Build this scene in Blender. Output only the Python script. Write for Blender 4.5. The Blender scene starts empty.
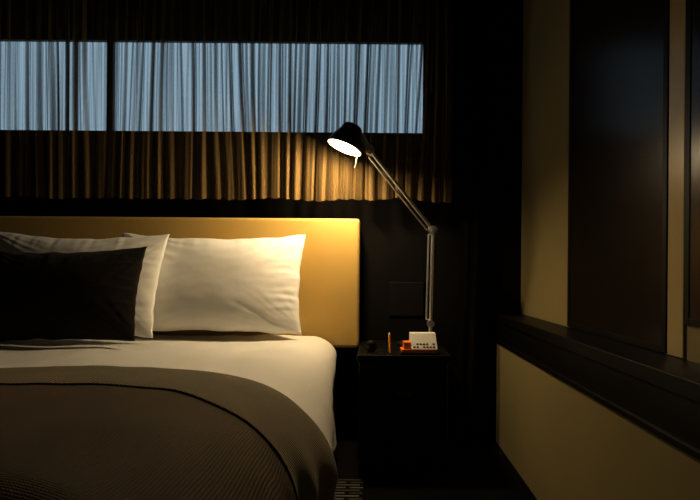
import bpy, bmesh, math, random
from mathutils import Vector, Matrix, noise
random.seed(4)
S=bpy.context.scene
try:
    S.view_settings.view_transform='Standard'; S.view_settings.look='None'; S.view_settings.gamma=.84
except Exception as e: print(e)
COL=S.collection

# ---------- helpers ----------
def mat(name,col,rough=.6,metal=0,spec=.5,noise_scale=None,noise_amt=.25,bump=None,bump_scale=200,coat=0,sheen=0):
    m=bpy.data.materials.new(name); m.use_nodes=True
    nt=m.node_tree; b=nt.nodes['Principled BSDF']
    b.inputs['Base Color'].default_value=(*col,1); b.inputs['Roughness'].default_value=rough
    b.inputs['Metallic'].default_value=metal; b.inputs['Specular IOR Level'].default_value=spec
    b.inputs['Coat Weight'].default_value=coat; b.inputs['Sheen Weight'].default_value=sheen
    tc=nt.nodes.new('ShaderNodeTexCoord')
    if noise_scale:
        n=nt.nodes.new('ShaderNodeTexNoise'); n.inputs['Detail'].default_value=6
        mp=nt.nodes.new('ShaderNodeMapping')
        mp.inputs['Scale'].default_value=noise_scale if hasattr(noise_scale,'__len__') else (noise_scale,)*3
        nt.links.new(tc.outputs['Object'],mp.inputs[0]); nt.links.new(mp.outputs[0],n.inputs['Vector'])
        n.inputs['Scale'].default_value=1
        r=nt.nodes.new('ShaderNodeMixRGB')
        r.inputs[1].default_value=(*[c*(1-noise_amt) for c in col],1)
        r.inputs[2].default_value=(*[min(1,c*(1+noise_amt)) for c in col],1)
        nt.links.new(n.outputs['Fac'],r.inputs[0]); nt.links.new(r.outputs[0],b.inputs['Base Color'])
    if bump:
        n2=nt.nodes.new('ShaderNodeTexNoise'); n2.inputs['Scale'].default_value=bump_scale
        nt.links.new(tc.outputs['Object'],n2.inputs['Vector'])
        bp=nt.nodes.new('ShaderNodeBump'); bp.inputs['Strength'].default_value=bump; bp.inputs['Distance'].default_value=.002
        nt.links.new(n2.outputs['Fac'],bp.inputs['Height']); nt.links.new(bp.outputs[0],b.inputs['Normal'])
    return m

def weave(m,sx,sy,strength=.5,dist=.003,rib=False):
    nt=m.node_tree; b=nt.nodes['Principled BSDF']
    tc=nt.nodes.new('ShaderNodeTexCoord')
    def wave(axis,scale):
        w=nt.nodes.new('ShaderNodeTexWave'); w.bands_direction=axis; w.inputs['Scale'].default_value=scale
        w.inputs['Distortion'].default_value=.6; w.inputs['Detail'].default_value=1
        nt.links.new(tc.outputs['Object'],w.inputs['Vector']); return w
    a=wave('X',sx)
    if rib: hs=wave('DIAGONAL',sy).outputs['Fac']
    else:
        c=wave('Y',sy); mm=nt.nodes.new('ShaderNodeMath'); mm.operation='MULTIPLY'
        nt.links.new(a.outputs['Fac'],mm.inputs[0]); nt.links.new(c.outputs['Fac'],mm.inputs[1]); hs=mm.outputs[0]
    bp=nt.nodes.new('ShaderNodeBump'); bp.inputs['Strength'].default_value=strength; bp.inputs['Distance'].default_value=dist
    nt.links.new(hs,bp.inputs['Height'])
    nt.links.new(bp.outputs[0],b.inputs['Normal'])
    return m

def mkobj(name,bm,m=None,parent=None,smooth=False,bevel=0,loc=None,seg=2):
    bmesh.ops.recalc_face_normals(bm,faces=bm.faces[:])
    me=bpy.data.meshes.new(name); bm.to_mesh(me); bm.free()
    o=bpy.data.objects.new(name,me); COL.objects.link(o)
    if m: me.materials.append(m)
    if smooth:
        for p in me.polygons: p.use_smooth=True
    if bevel:
        bv=o.modifiers.new('bevel','BEVEL'); bv.width=bevel; bv.segments=seg; bv.limit_method='ANGLE'
    if parent: o.parent=parent
    if loc: o.location=loc
    return o
def addbox(bm,x0,x1,y0,y1,z0,z1):
    vs=[bm.verts.new(p) for p in [(x0,y0,z0),(x1,y0,z0),(x1,y1,z0),(x0,y1,z0),(x0,y0,z1),(x1,y0,z1),(x1,y1,z1),(x0,y1,z1)]]
    for f in [(0,3,2,1),(4,5,6,7),(0,1,5,4),(1,2,6,5),(2,3,7,6),(3,0,4,7)]: bm.faces.new([vs[i] for i in f])
def box(name,x0,x1,y0,y1,z0,z1,m,parent=None,bevel=0,seg=2):
    bm=bmesh.new(); addbox(bm,x0,x1,y0,y1,z0,z1)
    return mkobj(name,bm,m,parent,bevel=bevel,seg=seg)
def addcyl(bm,p0,p1,r0,r1=None,n=24):
    if r1 is None:r1=r0
    p0=Vector(p0);p1=Vector(p1);d=(p1-p0)
    q=d.to_track_quat('Z','Y').to_matrix().to_4x4()
    bmesh.ops.create_cone(bm,cap_ends=True,segments=n,radius1=r0,radius2=r1,depth=d.length,matrix=Matrix.Translation((p0+p1)/2)@q)
def lathe(name,prof,origin,axis,m,parent=None,n=64,cap=False):
    bm=bmesh.new(); q=Vector(axis).to_track_quat('Z','Y').to_matrix().to_4x4(); M=Matrix.Translation(origin)@q
    rings=[]
    for r,h in prof:
        rings.append([bm.verts.new(M@Vector((r*math.cos(2*math.pi*i/n),r*math.sin(2*math.pi*i/n),h))) for i in range(n)])
    for a,b in zip(rings,rings[1:]):
        for i in range(n): bm.faces.new([a[i],a[(i+1)%n],b[(i+1)%n],b[i]])
    if cap:
        bm.faces.new(rings[0]); bm.faces.new(rings[-1])
    return mkobj(name,bm,m,parent,smooth=True)
def tube(name,pts,r,m,parent=None):
    cu=bpy.data.curves.new(name,'CURVE'); cu.dimensions='3D'; cu.bevel_depth=r; cu.bevel_resolution=3
    sp=cu.splines.new('NURBS'); sp.points.add(len(pts)-1)
    for p,q in zip(sp.points,pts): p.co=(*q,1)
    sp.use_endpoint_u=True; sp.order_u=3
    tmp=bpy.data.objects.new(name+'_tmp',cu)
    COL.objects.link(tmp); bpy.context.view_layer.update()
    me=bpy.data.meshes.new_from_object(tmp.evaluated_get(bpy.context.evaluated_depsgraph_get()))
    bpy.data.objects.remove(tmp)
    o=bpy.data.objects.new(name,me); COL.objects.link(o); me.materials.clear(); me.materials.append(m)
    for p in me.polygons:p.use_smooth=True
    if parent:o.parent=parent
    return o
def empty(name,loc,label,cat):
    e=bpy.data.objects.new(name,None); e.empty_display_size=.1; COL.objects.link(e); e.location=loc
    e['label']=label; e['category']=cat; return e
def top(o,label,cat,group=None):
    o['label']=label;o['category']=cat
    if group:o['group']=group
    return o
def st(o): o['kind']='structure'; return o
def reparent(e):
    bpy.context.view_layer.update()
    for c in e.children: c.matrix_parent_inverse=e.matrix_world.inverted()

# ---------- materials ----------
M_wallback=mat('dark_wall_paint',(.006,.005,.004),.8,spec=.12,noise_scale=6)
M_beige=mat('olive_beige_wall',(.47,.385,.18),.32,noise_scale=(3,3,3),noise_amt=.10,bump=.08,bump_scale=300)
M_strip=mat('beige_strip_painted_glow',(.85,.68,.34),.28,noise_scale=(3,3,3),noise_amt=.06)  # brighter than the wall beige: the warm glow is painted into this colour
M_rest=mat('dark_plaster',(.03,.025,.018),.8,noise_scale=4)
M_darkwood=mat('dark_stained_wood',(.006,.0045,.003),.42,spec=.25,noise_scale=(60,4,60),noise_amt=.5,bump=.15,bump_scale=120)
M_lacquer=mat('dark_lacquered_panel',(.026,.016,.009),.25,spec=.38,noise_scale=(50,50,1.5),noise_amt=.8)
M_frame=mat('black_frame',(.006,.005,.004),.5,spec=.25,noise_scale=20)
M_carpet=mat('black_carpet',(.004,.0035,.003),.95,spec=.1,noise_scale=150,noise_amt=.6,bump=.6,bump_scale=500)
M_leather=mat('mustard_leather',(.57,.40,.13),.55,spec=.3,noise_scale=5,noise_amt=.06,bump=.2,bump_scale=420)
M_white=mat('white_cotton',(.90,.89,.86),.85,noise_scale=8,noise_amt=.03,bump=.25,bump_scale=45,sheen=.1)
M_duvet=mat('white_duvet_cotton',(.84,.83,.79),.85,noise_scale=8,noise_amt=.03,sheen=.1)
weave(M_duvet,90,90,.3,.002)
M_black=mat('charcoal_cushion_fabric',(.020,.015,.011),.9,spec=.2,noise_scale=30,noise_amt=.4,bump=.4,bump_scale=300,sheen=.05)
M_throw=mat('taupe_ribbed_wool',(.29,.25,.16),.9,noise_scale=14,noise_amt=.15,sheen=.1)
weave(M_throw,58,58,.85,.006,rib=True)
M_cover=mat('ribbed_brown_coverlet',(.17,.13,.082),.8,spec=.15,noise_scale=6,noise_amt=.10)
weave(M_cover,58,58,.7,.005)
M_alu=mat('polished_aluminium',(.92,.92,.92),.32,.92,noise_scale=(80,80,5),noise_amt=.05)
M_dalu=mat('dark_anodised_aluminium',(.08,.068,.05),.38,.8,noise_scale=30)
M_inner=mat('cream_enamel_interior',(.62,.48,.26),.5,noise_scale=5,noise_amt=.02)
M_blackpl=mat('black_plastic',(.007,.006,.006),.5,spec=.25,noise_scale=20)
M_whitepl=mat('cream_card',(.90,.87,.78),.5,noise_scale=20,noise_amt=.04)
M_orange=mat('orange_card',(.95,.26,.015),.5,noise_scale=20,noise_amt=.08)
M_bedbase=mat('dark_bed_base_fabric',(.02,.017,.014),.9,noise_scale=50)
def emis(name,col,s):
    m=bpy.data.materials.new(name);m.use_nodes=True;nt=m.node_tree
    nt.nodes.remove(nt.nodes['Principled BSDF']); e=nt.nodes.new('ShaderNodeEmission')
    e.inputs[0].default_value=(*col,1);e.inputs[1].default_value=s
    nt.links.new(e.outputs[0],nt.nodes['Material Output'].inputs[0]);return m
M_bulb=emis('glowing_bulb',(1,.82,.52),6)
def glassmat():
    m=bpy.data.materials.new('window_glass');m.use_nodes=True;nt=m.node_tree
    nt.nodes.remove(nt.nodes['Principled BSDF'])
    t=nt.nodes.new('ShaderNodeBsdfTransparent');g=nt.nodes.new('ShaderNodeBsdfGlossy');g.inputs['Roughness'].default_value=.03
    x=nt.nodes.new('ShaderNodeMixShader');x.inputs[0].default_value=.05
    nt.links.new(t.outputs[0],x.inputs[1]);nt.links.new(g.outputs[0],x.inputs[2]);nt.links.new(x.outputs[0],nt.nodes['Material Output'].inputs[0]);return m
M_glass=glassmat()
def sheer():
    m=bpy.data.materials.new('sheer_brown_curtain');m.use_nodes=True;nt=m.node_tree
    nt.nodes.remove(nt.nodes['Principled BSDF']);L=nt.links.new
    tc=nt.nodes.new('ShaderNodeTexCoord')
    def band(sx,det,a,b,lo,hi,sz=.7):
        mp=nt.nodes.new('ShaderNodeMapping');mp.inputs['Scale'].default_value=(sx,0,sz)
        n=nt.nodes.new('ShaderNodeTexNoise');n.inputs['Scale'].default_value=1;n.inputs['Detail'].default_value=det
        L(tc.outputs['Object'],mp.inputs[0]);L(mp.outputs[0],n.inputs['Vector'])
        mr=nt.nodes.new('ShaderNodeMapRange');mr.inputs[1].default_value=a;mr.inputs[2].default_value=b;mr.inputs[3].default_value=lo;mr.inputs[4].default_value=hi
        L(n.outputs['Fac'],mr.inputs[0]);return mr.outputs[0]
    b1=band(110,4,.34,.56,.50,1.05)
    at=nt.nodes.new('ShaderNodeAttribute');at.attribute_name='openness'
    mu=nt.nodes.new('ShaderNodeMath');mu.operation='MULTIPLY';L(b1,mu.inputs[0]);L(at.outputs['Fac'],mu.inputs[1])
    d=nt.nodes.new('ShaderNodeBsdfDiffuse');d.inputs[0].default_value=(.19,.128,.055,1)
    tl=nt.nodes.new('ShaderNodeBsdfTranslucent');tl.inputs[0].default_value=(.06,.05,.035,1)
    a=nt.nodes.new('ShaderNodeMixShader');a.inputs[0].default_value=.12
    L(d.outputs[0],a.inputs[1]);L(tl.outputs[0],a.inputs[2])
    t=nt.nodes.new('ShaderNodeBsdfTransparent');x=nt.nodes.new('ShaderNodeMixShader')
    L(mu.outputs[0],x.inputs[0]);L(a.outputs[0],x.inputs[1]);L(t.outputs[0],x.inputs[2]);L(x.outputs[0],nt.nodes['Material Output'].inputs[0]);return m
M_sheer=sheer()
M_drape=mat('black_out_drape',(.005,.004,.003),.9,spec=.1,noise_scale=30)

# ---------- world ----------
w=bpy.data.worlds.new('dusk');S.world=w;w.use_nodes=True
bg=w.node_tree.nodes['Background'];bg.inputs[0].default_value=(.45,.64,.78,1);bg.inputs[1].default_value=.95

# ---------- room ----------
YB=2.8; XL=-2.6; XR=.715; XR2=.595; YF=-1.6; ZC=2.6; WT=.04
wx0,wx1,wz0,wz1=-2.35,.225,1.53,1.995
bm=bmesh.new()
addbox(bm,XL-.15,XR+.15,YB,YB+WT,0,wz0);addbox(bm,XL-.15,XR+.15,YB,YB+WT,wz1,ZC)
addbox(bm,XL-.15,wx0,YB,YB+WT,wz0,wz1);addbox(bm,wx1,XR+.15,YB,YB+WT,wz0,wz1)
st(mkobj('wall_back',bm,M_wallback))
st(box('wall_left',XL-.15,XL,YF,YB,0,ZC,M_rest))
st(box('wall_front',XL-.15,XR+.15,YF-.15,YF,0,ZC,M_rest))
st(box('floor',XL-.15,XR+.15,YF-.15,YB+.15,-.1,0,M_carpet))
st(box('ceiling',XL-.15,XR+.15,YF-.15,YB+.15,ZC,ZC+.1,M_rest))
bm=bmesh.new()
addbox(bm,XR2,XR+.15,YF,YB,0,.625)
addbox(bm,XR,XR+.15,YF,YB,.625,ZC)
st(mkobj('wall_right',bm,M_beige))
bm=bmesh.new()
addbox(bm,XR2-.012,XR,YF,YB-.001,.598,.637)
addbox(bm,XR2-.004,XR2+.05,YF,YB-.001,.495,.6)
addbox(bm,XR2-.010,XR2+.02,YF,YB-.001,.495,.512)
st(mkobj('trim_1',bm,M_darkwood,bevel=.003))
st(box('trim_2',XR-.006,XR-.0005,1.300,1.372,.638,ZC-.001,M_strip,bevel=.002))  # thin strip added between the side windows, its pale colour imitating wall glow
# strip window
bm=bmesh.new()
fr=.006;ma,mb=-1.366,-1.336
addbox(bm,wx0,wx1,YB+.005,YB+.03,wz0,wz0+fr);addbox(bm,wx0,wx1,YB+.005,YB+.03,wz1-fr,wz1)
addbox(bm,wx0,wx0+fr,YB+.005,YB+.03,wz0+fr,wz1-fr);addbox(bm,wx1-fr,wx1,YB+.005,YB+.03,wz0+fr,wz1-fr)
addbox(bm,ma,mb,YB+.005,YB+.03,wz0+fr,wz1-fr)
f=st(mkobj('window_1',bm,M_frame))
g=box('glass',wx0+fr,ma,YB+.015,YB+.019,wz0+fr,wz1-fr,M_glass,f)
g=box('glass',mb,wx1-fr,YB+.015,YB+.019,wz0+fr,wz1-fr,M_glass,f)
def sidewin(name,y0,y1,z0,z1):
    bm=bmesh.new();t=.022
    xa,xb=XR-.008,XR+.0
    addbox(bm,xa,xb,y0,y0+t,z0,z1);addbox(bm,xa,xb,y1-t,y1,z0,z1)
    addbox(bm,xa,xb,y0+t,y1-t,z0,z0+t*.8);addbox(bm,xa,xb,y0+t,y1-t,z1-t,z1)
    f=st(mkobj(name,bm,M_frame,bevel=.001))
    box('pane',XR-.006,XR-.001,y0+t,y1-t,z0+t*.8,z1-t,M_lacquer,f)
sidewin('window_2',1.375,2.09,.640,2.45)
sidewin('window_3',.45,1.296,.717,2.45)

# rug
def rugmat():
    m=mat('dashed_rug',(.02,.018,.015),.95,spec=.1,bump=.5,bump_scale=400);nt=m.node_tree;L=nt.links.new
    tc=nt.nodes.new('ShaderNodeTexCoord');br=nt.nodes.new('ShaderNodeTexBrick')
    br.inputs['Color1'].default_value=(.22,.20,.16,1);br.inputs['Color2'].default_value=(.07,.06,.05,1);br.inputs['Mortar'].default_value=(.004,.0035,.003,1)
    br.inputs['Scale'].default_value=10;br.inputs['Mortar Size'].default_value=.10;br.inputs['Mortar Smooth'].default_value=.3;br.inputs['Brick Width'].default_value=1.1;br.inputs['Row Height'].default_value=.27
    L(tc.outputs['Object'],br.inputs['Vector']);L(br.outputs['Color'],nt.nodes['Principled BSDF'].inputs['Base Color']);return m
r=box('rug',-.25,-.05,.3,2.24,0,.010,rugmat(),bevel=.003)
top(r,'dark rug with pale dashed stripes beside the bed','rug')

# ---------- curtains ----------
def curtain(name,x0,x1,yc,z0,z1,nx,nz,amp,wl,m,seed):
    bm=bmesh.new();rows=[];lay=bm.verts.layers.float.new('openness')
    for j in range(nz+1):
        v=j/nz;z=z0+(z1-z0)*v;row=[];P=[]
        for i in range(nx+1):
            x=x0+(x1-x0)*i/nx
            ph=x/wl*2*math.pi+4.5*noise.noise(Vector((x*2.7,seed,z*.5)))+2.6*noise.noise(Vector((x*8,seed+5,z*.8)))
            a=amp*(.75+1.0*noise.noise(Vector((x*4.3,seed+9,z*.6))))*(1-.25*v)
            y=yc+a*math.sin(ph)+a*.30*math.sin(2.3*ph+1)+.002*noise.noise(Vector((x*40,seed,z*1)))
            xx=x+a*.30*math.cos(ph)
            zz=z+(.005*math.sin(ph)+.022*noise.noise(Vector((x*5,seed,0))) if j==0 else 0)
            P.append((xx,y,zz))
        for i,p in enumerate(P):
            q=P[min(nx,i+1)];r=P[max(0,i-1)]
            dx=abs(q[0]-r[0]);dy=abs(q[1]-r[1]);sl=dx/max(1e-6,math.hypot(dx,dy))
            vt=bm.verts.new(p);vt[lay]=.72*max(.03,min(1,sl**2.6*1.15));row.append(vt)
        rows.append(row)
    for a,b in zip(rows,rows[1:]):
        for i in range(nx): bm.faces.new([a[i],a[i+1],b[i+1],b[i]])
    return mkobj(name,bm,m,smooth=True)
YC=2.655
c=curtain('sheer_curtain',-2.4,.345,YC,1.18,2.40,1900,20,.0165,.060,M_sheer,1)
top(c,'sheer brown pleated curtain hanging over the strip window','curtain')
c=curtain('blackout_drape',.40,.50,2.74,.02,2.40,120,10,.018,.06,M_drape,7)
top(c,'black floor-length drape in the corner beside the window','curtain')
bm=bmesh.new();addcyl(bm,(-2.5,YC,2.425),(.62,YC,2.425),.012)
for x in(-2.3,-.9,.58): addcyl(bm,(x,YC,2.425),(x,2.8,2.425),.007)
top(mkobj('curtain_rod',bm,M_frame,smooth=True),'slim black metal curtain rod above the strip window','curtain rod')

# ---------- bed ----------
bed=empty('bed',(-1.02,1.65,0),'hotel bed with mustard leather headboard','bed')
hbd=box('headboard',-1.98,-.0875,2.655,2.765,.475,1.092,M_leather,bed,bevel=.016,seg=4)
box('headboard_leg',-1.90,-1.80,2.70,2.74,0,.474,M_frame,bed)
box('headboard_leg',-.30,-.20,2.70,2.74,0,.474,M_frame,bed)
def lerp(tab,y):
    if y>=tab[0][0]:return tab[0][1]
    for (a,va),(b,vb) in zip(tab,tab[1:]):
        if y>=b:
            t=(a-y)/(a-b);t=t*t*(3-2*t);return va+(vb-va)*t
    return tab[-1][1]
XS=[(2.65,-.19),(2.3,-.178),(1.69,-.135),(1.31,-.205),(.6,-.23)]
RX=[(2.65,.11),(2.2,.2),(1.69,.40),(1.31,.36),(.6,.30)]
RZ=[(2.65,.09),(2.2,.16),(1.69,.32),(1.31,.32),(.6,.28)]
CX=-1.02; FOOT=.62
def section(y,off,zb,n_top=46,n_c=22,n_s=10,ztop=.535):
    xs=lerp(XS,y);rx=lerp(RX,y);rz=lerp(RZ,y)
    half=[]
    hw=xs-CX
    for i in range(n_top): half.append(((hw-rx)*i/n_top,ztop+off))
    for i in range(n_c):
        a=math.pi/2*i/n_c; half.append((hw-rx+(rx+off)*math.sin(a),ztop-rz+(rz+off)*math.cos(a)))
    z1=ztop-rz
    for i in range(n_s+1):
        t=i/n_s; half.append((hw+off-.012*math.sin(t*math.pi)+ .0*t,z1+(zb-z1)*t))
    left=[(CX-p[0],p[1]) for p in half[1:]][::-1]
    return left+[(CX+p[0],p[1]) for p in half]
def loft(name,y0,y1,off,zb,m,parent=None,amp=.006,foot=False,ny=60,thick=.0,seed=0,folds=0,sub=0,edge=None):
    bm=bmesh.new();rings=[]
    ys=[y0+(y1-y0)*i/ny for i in range(ny+1)]
    for y in ys:
        pts=section(y,off,zb);N=len(pts);ring=[]
        for k,(x,z) in enumerate(pts):
            nz=noise.noise(Vector((x*3,y*3,z*3+seed)))*amp+noise.noise(Vector((x*9,y*5,z*9+seed)))*amp*.45
            side=max(0,min(1,(.44-z)/.3))
            fx=folds*side*math.sin(y*34+2*math.sin(y*9))*(1 if x>CX else -1)
            yy=y+(edge(x,z,(y-y1)/(y0-y1)) if edge else 0)
            topw=1-side
            ring.append(bm.verts.new((x+fx+nz*side*(1 if x>CX else -1),yy,z+nz*topw)))
        rings.append(ring)
    if foot:
        base=[v.co.copy() for v in rings[-1]];r=.12
        for k in range(1,11):
            th=math.pi/2*k/10
            yy=y1-r*math.sin(th)
            ring=[]
            for c in base:
                ring.append(bm.verts.new((CX+(c.x-CX)*(1-.03*(1-math.cos(th))),yy,c.z-(1-math.cos(th))*r*max(0,(c.z-zb))/(.54-zb))))
            rings.append(ring)
        ring=[bm.verts.new((v.co.x,v.co.y,zb)) for v in rings[-1]];rings.append(ring)
    for a,b in zip(rings,rings[1:]):
        for i in range(len(a)-1):
            try: bm.faces.new([a[i],a[i+1],b[i+1],b[i]])
            except: pass
    bmesh.ops.remove_doubles(bm,verts=bm.verts,dist=1e-5)
    o=mkobj(name,bm,m,parent,smooth=True)
    if thick:
        s=o.modifiers.new('thick','SOLIDIFY');s.thickness=thick;s.offset=-1
    return o
loft('mattress',2.645,.80,-.035,.30,M_white,bed,amp=0,foot=True,thick=0)
box('bed_base',-1.76,-.30,.80,2.64,.08,.29,M_bedbase,bed,bevel=.01)
for x in(-1.70,-.36):
    for y in(.9,2.5): box('leg',x-.03,x+.03,y-.03,y+.03,0,.08,M_frame,bed)
reparent(bed)
d=loft('duvet',2.62,.80,0,.05,M_duvet,amp=.012,foot=True,thick=.012,folds=.006,ny=110)
top(d,'white cotton duvet draped over the bed and its side','duvet')
cv=loft('coverlet',1.45,.79,.005,.10,M_cover,amp=.012,foot=True,thick=.003,folds=.008,ny=40)
top(cv,'finely ribbed brown coverlet over the foot of the bed','coverlet')
th=loft('throw_blanket',1.675,1.392,.0095,.09,M_throw,amp=.012,thick=.0025,folds=.012,ny=60,edge=lambda x,z,t:.010*math.sin(x*7)+(1-t)*.05*max(0,min(1,(-.45-x)/1.2)))
top(th,'taupe ribbed throw blanket laid across the bed','throw blanket')

# ---------- pillows ----------
def pillow(name,w,h,t,loc,rot,m,seed,pinch=.05,wr=.012,label='',group=None,sg=.03):
    bm=bmesh.new();nu,nv=120,84;grids=[]
    for sgn in(1,-1):
        g=[]
        for j in range(nv+1):
            v=-1+2*j/nv;row=[]
            for i in range(nu+1):
                u=-1+2*i/nu
                x=w/2*u*(1-pinch*(1-v*v)*u*u);y=h/2*v*(1-pinch*1.2*(1-u*u)*v*v)
                b=max(0,(1-abs(u)**2.4)*(1-abs(v)**2.4))**.62
                n1=noise.noise(Vector((u*1.3+seed,v*1.3,sgn*3)))
                cu=1.25-abs(u);cvv=1.25-abs(v);ang=math.atan2(cvv,cu)
                n2=noise.noise(Vector((ang*13,seed+(3 if u>0 else 0),(5 if v>0 else 1)+sgn*2)))
                cw=max(0,1-math.hypot(1-abs(u),1-abs(v))/1.0)
                n4=noise.noise(Vector((u*16+seed,v*2.4,seed)));ew=max(0,abs(v)-.5)/.5
                n5=noise.noise(Vector((u*2.4,v*14+seed,seed+4)));eu=max(0,abs(u)-.6)/.4
                n6=noise.noise(Vector((u*5+v*2+seed,v*7-u*3,seed+8)))
                z=sgn*(t/2*b*(1+.08*n1)+(n2*wr*cw*.85+n4*wr*ew*.34+n5*wr*eu*.36+n6*wr*.10)*min(1,b*2.2))
                sag=-sg*(1-u*u)*max(0,v)*h
                row.append(bm.verts.new((x+.005*noise.noise(Vector((v*5,seed,0))),y+sag+.006*noise.noise(Vector((u*5,seed,2))),z)))
            g.append(row)
        grids.append(g)
    for g in grids:
        for j in range(nv):
            for i in range(nu): bm.faces.new([g[j][i],g[j][i+1],g[j+1][i+1],g[j+1][i]])
    bmesh.ops.remove_doubles(bm,verts=bm.verts,dist=2e-4)
    o=mkobj(name,bm,m,smooth=True);o.location=loc;o.rotation_euler=rot
    top(o,label,'pillow' if 'pillow' in name else 'cushion',group);return o
R=math.radians
pillow('pillow',.85,.47,.17,(-.758,2.52,.786),(R(73),R(0),0),M_white,1.3,label='white cotton pillow leaning on the headboard beside another pillow',group='white pillows on the bed')
pillow('pillow',.84,.46,.16,(-1.335,2.39,.790),(R(73),R(1.5),R(-2)),M_white,5.7,sg=.055,label='white cotton pillow behind the black cushion',group='white pillows on the bed')
pillow('cushion',.68,.395,.12,(-1.275,2.215,.742),(R(70),R(-1.5),0),M_black,9.1,wr=.011,pinch=.05,label='black rectangular cushion leaning on a white pillow')

# ---------- nightstand ----------
ns=empty('nightstand',(.10,2.52,0),'dark stained wooden nightstand beside the bed','nightstand')
box('top',-.083,.30,2.265,2.78,.478,.50,M_darkwood,ns,bevel=.003)
box('body',-.078,.29,2.285,2.775,.06,.477,M_darkwood,ns,bevel=.003)
dr=box('drawer',-.073,.285,2.268,2.284,.25,.47,M_darkwood,ns,bevel=.003)
h=lathe('handle',[(.0305,0),(.034,.004),(.030,.010),(.024,.006),(.001,.005)],(0,0,0),(0,-1,0),M_dalu,dr)
h.scale=(1,1,.45);h.location=(.11,2.268,.345)
d2=box('drawer',-.073,.285,2.268,2.284,.07,.243,M_darkwood,ns,bevel=.003)
box('plinth',-.06,.27,2.31,2.76,0,.06,M_frame,ns)
reparent(ns)

# ---------- lamp ----------
ly=2.44; by=2.60; bxx=.246
lamp=empty('desk_lamp',(bxx,by,.50),'articulated aluminium desk lamp, lit, standing on the nightstand','lamp')
lathe('base',[(.001,.0),(.098,.0),(.1,.003),(.1,.008),(.096,.011),(.001,.012)],(.19,by+.02,.5003),(0,0,1),M_dalu,lamp)
P2=Vector((.2536,by,1.0346));P3=Vector((-.040,ly,1.368))
bm=bmesh.new();addcyl(bm,(bxx,by+.005,.511),(bxx,by+.003,.60),.010);addcyl(bm,(bxx,by-.018,.60),(bxx,by+.02,.60),.017)
mkobj('post',bm,M_alu,lamp,smooth=False,bevel=.001)
def arm(name,a,b,gap,r1,r2):
    bm=bmesh.new();d=(b-a).normalized();side=Vector((d.z,0,-d.x)).normalized()*gap
    addcyl(bm,a,b,r1,n=16);
    addcyl(bm,a+side+d*.02,b+side-d*.02,r2,n=12)
    addcyl(bm,a+d*.02,a+side*1.1+d*.02,.003);addcyl(bm,b-d*.02,b+side*1.1-d*.02,.003)
    return mkobj(name,bm,M_alu,lamp,smooth=False)
arm('lower_arm',Vector((bxx,by,.60)),P2,-.0205,.0085,.0040)
arm('upper_arm',P2,P3,-.0215,.0085,.0042)
for nm,p in(('elbow_joint',P2),('head_joint',P3)):
    bm=bmesh.new();addcyl(bm,p+Vector((0,-.020,0)),p+Vector((0,.018,0)),.020)
    addcyl(bm,p+Vector((0,-.027,0)),p+Vector((0,-.020,0)),.011)
    mkobj(nm,bm,M_alu,lamp,bevel=.0015)
bm=bmesh.new();addcyl(bm,P2+Vector((-.005,0,.0)),P2+Vector((-.030,0,.022)),.004);addcyl(bm,P2+Vector((-.030,0,.022)),P2+Vector((-.037,0,.028)),.007)
mkobj('tension_knob',bm,M_dalu,lamp)
nrm=Vector((-.36,-.09,-.92)).normalized()
O=Vector((-.150,ly-.01,1.376))
ax=-nrm
prof=[(.077,0),(.0775,.010),(.075,.020),(.067,.042),(.056,.064),(.047,.080),(.045,.092),(.042,.100),(.036,.105),(.001,.107)]
sh=lathe('lamp_shade',prof,O,ax,M_dalu,lamp)
inn=[(.0745,0),(.075,.010),(.0725,.019),(.0645,.041),(.0535,.063),(.0445,.079),(.001,.082)]
lathe('shade_lining',inn,O,ax,M_inner,sh)
lathe('rim',[(.077,0),(.0788,-.001),(.0788,.003),(.076,.003)],O,ax,M_alu,sh)
B=O+ax*.050
bm=bmesh.new();bmesh.ops.create_uvsphere(bm,u_segments=24,v_segments=16,radius=.022,matrix=Matrix.Translation(B))
bulb=mkobj('bulb',bm,M_bulb,sh,smooth=True)
lathe('bulb_socket',[(.016,0),(.016,.020),(.001,.021)],O+ax*.060,ax,M_inner,sh)
hb=O+ax*.060+Vector((.055,0,0))
bm=bmesh.new();addcyl(bm,hb,P3,.009);addcyl(bm,O+ax*.085,hb,.008)
mkobj('head_bracket',bm,M_alu,lamp)
bm=bmesh.new();addcyl(bm,O+Vector((.062,-.02,-.02)),O+Vector((.050,-.02,-.085)),.0035)
addcyl(bm,O+Vector((.050,-.02,-.085)),O+Vector((.048,-.02,-.092)),.005)
addcyl(bm,O+Vector((.062,-.02,-.02)),O+Vector((.075,-.01,-.005)),.003)
mkobj('handle',bm,M_alu,lamp)
tube('cable',[P3+Vector((0,.012,0)),(P2+P3)/2+Vector((.02,.012,-.02)),P2+Vector((.02,.014,.0)),Vector((bxx+.014,by+.012,.8)),Vector((bxx+.010,by+.02,.6)),Vector((bxx+.02,by+.05,.52)),Vector((bxx+.02,by+.14,.506))],.0022,M_blackpl,lamp)
reparent(lamp)
pl=bpy.data.lights.new('lamp_light','POINT');pl.energy=32;pl.color=(1,.79,.49);pl.shadow_soft_size=.04
lo=bpy.data.objects.new('lamp_light',pl);COL.objects.link(lo);lo.location=O+ax*.018;lo.parent=lamp;lo.matrix_parent_inverse=Matrix.Translation(lamp.location).inverted()
al=bpy.data.lights.new('fill_light','AREA');al.energy=1.3;al.color=(1,.78,.48);al.size=.8  # unseen fill added behind the camera for dim warm ambient light
ao=bpy.data.objects.new('fill_light',al);COL.objects.link(ao);ao.location=(-1.3,-.2,2.55)

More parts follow.
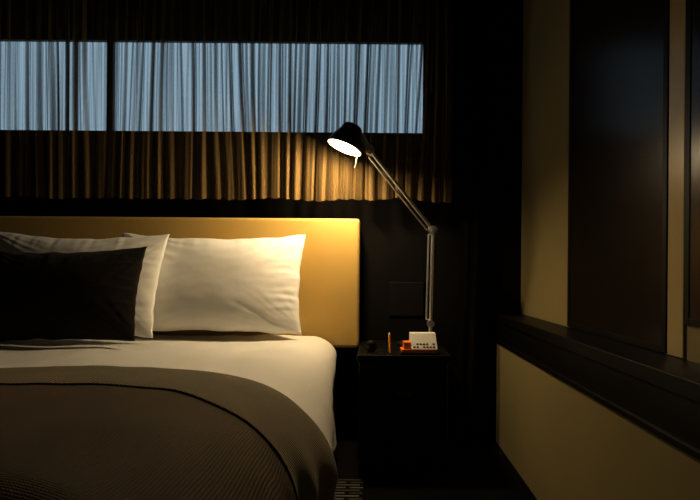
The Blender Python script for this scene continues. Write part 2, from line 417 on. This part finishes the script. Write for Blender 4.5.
# ---------- nightstand items ----------
bk=box('booklet',.095,.255,2.285,2.385,.5005,.508,M_blackpl,bevel=.001)
top(bk,'thin black booklet lying under the small card box','booklet')
bx=empty('card_box',(.178,2.337,.5085),'small cream card box with orange base and end','box')
bm=bmesh.new();addbox(bm,-.080,.066,-.038,.04,0,.012);addbox(bm,-.070,-.0425,-.025,.035,.012,.040)
mkobj('base_card',bm,M_orange,bx,bevel=.001)
bm=bmesh.new()
v=[(-.042,-.036,.0125),(.068,-.036,.0125),(.068,.035,.0125),(-.042,.035,.0125),(-.042,.008,.074),(.066,.008,.074),(.066,.033,.077),(-.042,.033,.077)]
vs=[bm.verts.new(p) for p in v]
for f in [(0,3,2,1),(4,5,6,7),(0,1,5,4),(1,2,6,5),(2,3,7,6),(3,0,4,7)]: bm.faces.new([vs[i] for i in f])
mkobj('box_body',bm,M_whitepl,bx,bevel=.001)
bm=bmesh.new()
for z in(.019,.030):
    for k in range(7):
        if (k*3+int(z*1000))%5==0: continue
        x0=-.032+k*.0135;y=-.036+.044*(z-.0125)/.0615-.0006
        addbox(bm,x0,x0+.008,y-.0003,y+.004,z,z+.0045)
mkobj('printed_marks',bm,M_blackpl,bx)
bx.rotation_euler=(0,0,R(4))
pn=empty('pencil',(.052,2.30,.501),'yellow-orange pencil standing beside the card box','pencil')
M_pen=mat('yellow_orange_pencil',(1.0,.40,.03),.4,noise_scale=20,noise_amt=.05)
bm=bmesh.new();a=Vector((.052,2.30,.5055));b=Vector((.049,2.325,.578));addcyl(bm,a,b,.0055,n=6);mkobj('shaft',bm,M_pen,pn)
bm=bmesh.new();dd=(b-a).normalized();addcyl(bm,b,b+dd*.010,.0055,.001,n=6);mkobj('tip',bm,M_whitepl,pn)
reparent(pn)
# small round dark clock lying on its feet
ck=empty('alarm_clock',(-.026,2.335,.5),'small round black alarm clock on the nightstand','clock')
lathe('clock_body',[(.001,0),(.018,0),(.0225,.003),(.0235,.010),(.0235,.024),(.021,.029),(.001,.030)],(-.026,2.350,.5275),(0,-1,0),M_blackpl,ck)
lathe('clock_face',[(.001,0),(.018,0),(.019,-.001)],(-.026,2.3185,.5275),(0,-1,0),M_dalu,ck)
bm=bmesh.new()
for x in(-.038,-.014): addcyl(bm,(x,2.336,.5005),(x+(.003 if x<-.02 else -.003),2.336,.512),.003)
mkobj('foot',bm,M_dalu,ck)
reparent(ck)
ob=empty('wall_outlet',(.11,2.79,.72),'black double wall outlet plate above the nightstand','outlet')
box('plate',.06,.23,2.792,2.7995,.62,.79,M_blackpl,ob,bevel=.003)
for x in(.105,.185):
    bm=bmesh.new();addcyl(bm,(x,2.790,.705),(x,2.792,.705),.028);mkobj('socket',bm,M_frame,ob)
reparent(ob)

# ---------- camera ----------
cam=bpy.data.cameras.new('camera');co=bpy.data.objects.new('camera',cam);COL.objects.link(co)
co.location=(0,0,.83)
co.rotation_euler=(Matrix.Rotation(R(90),4,'X')@Matrix.Rotation(R(.45),4,'Z')).to_euler()
cam.sensor_width=36;cam.lens=28.8;cam.shift_x=-.04;cam.shift_y=.034;cam.clip_start=.02
S.camera=co
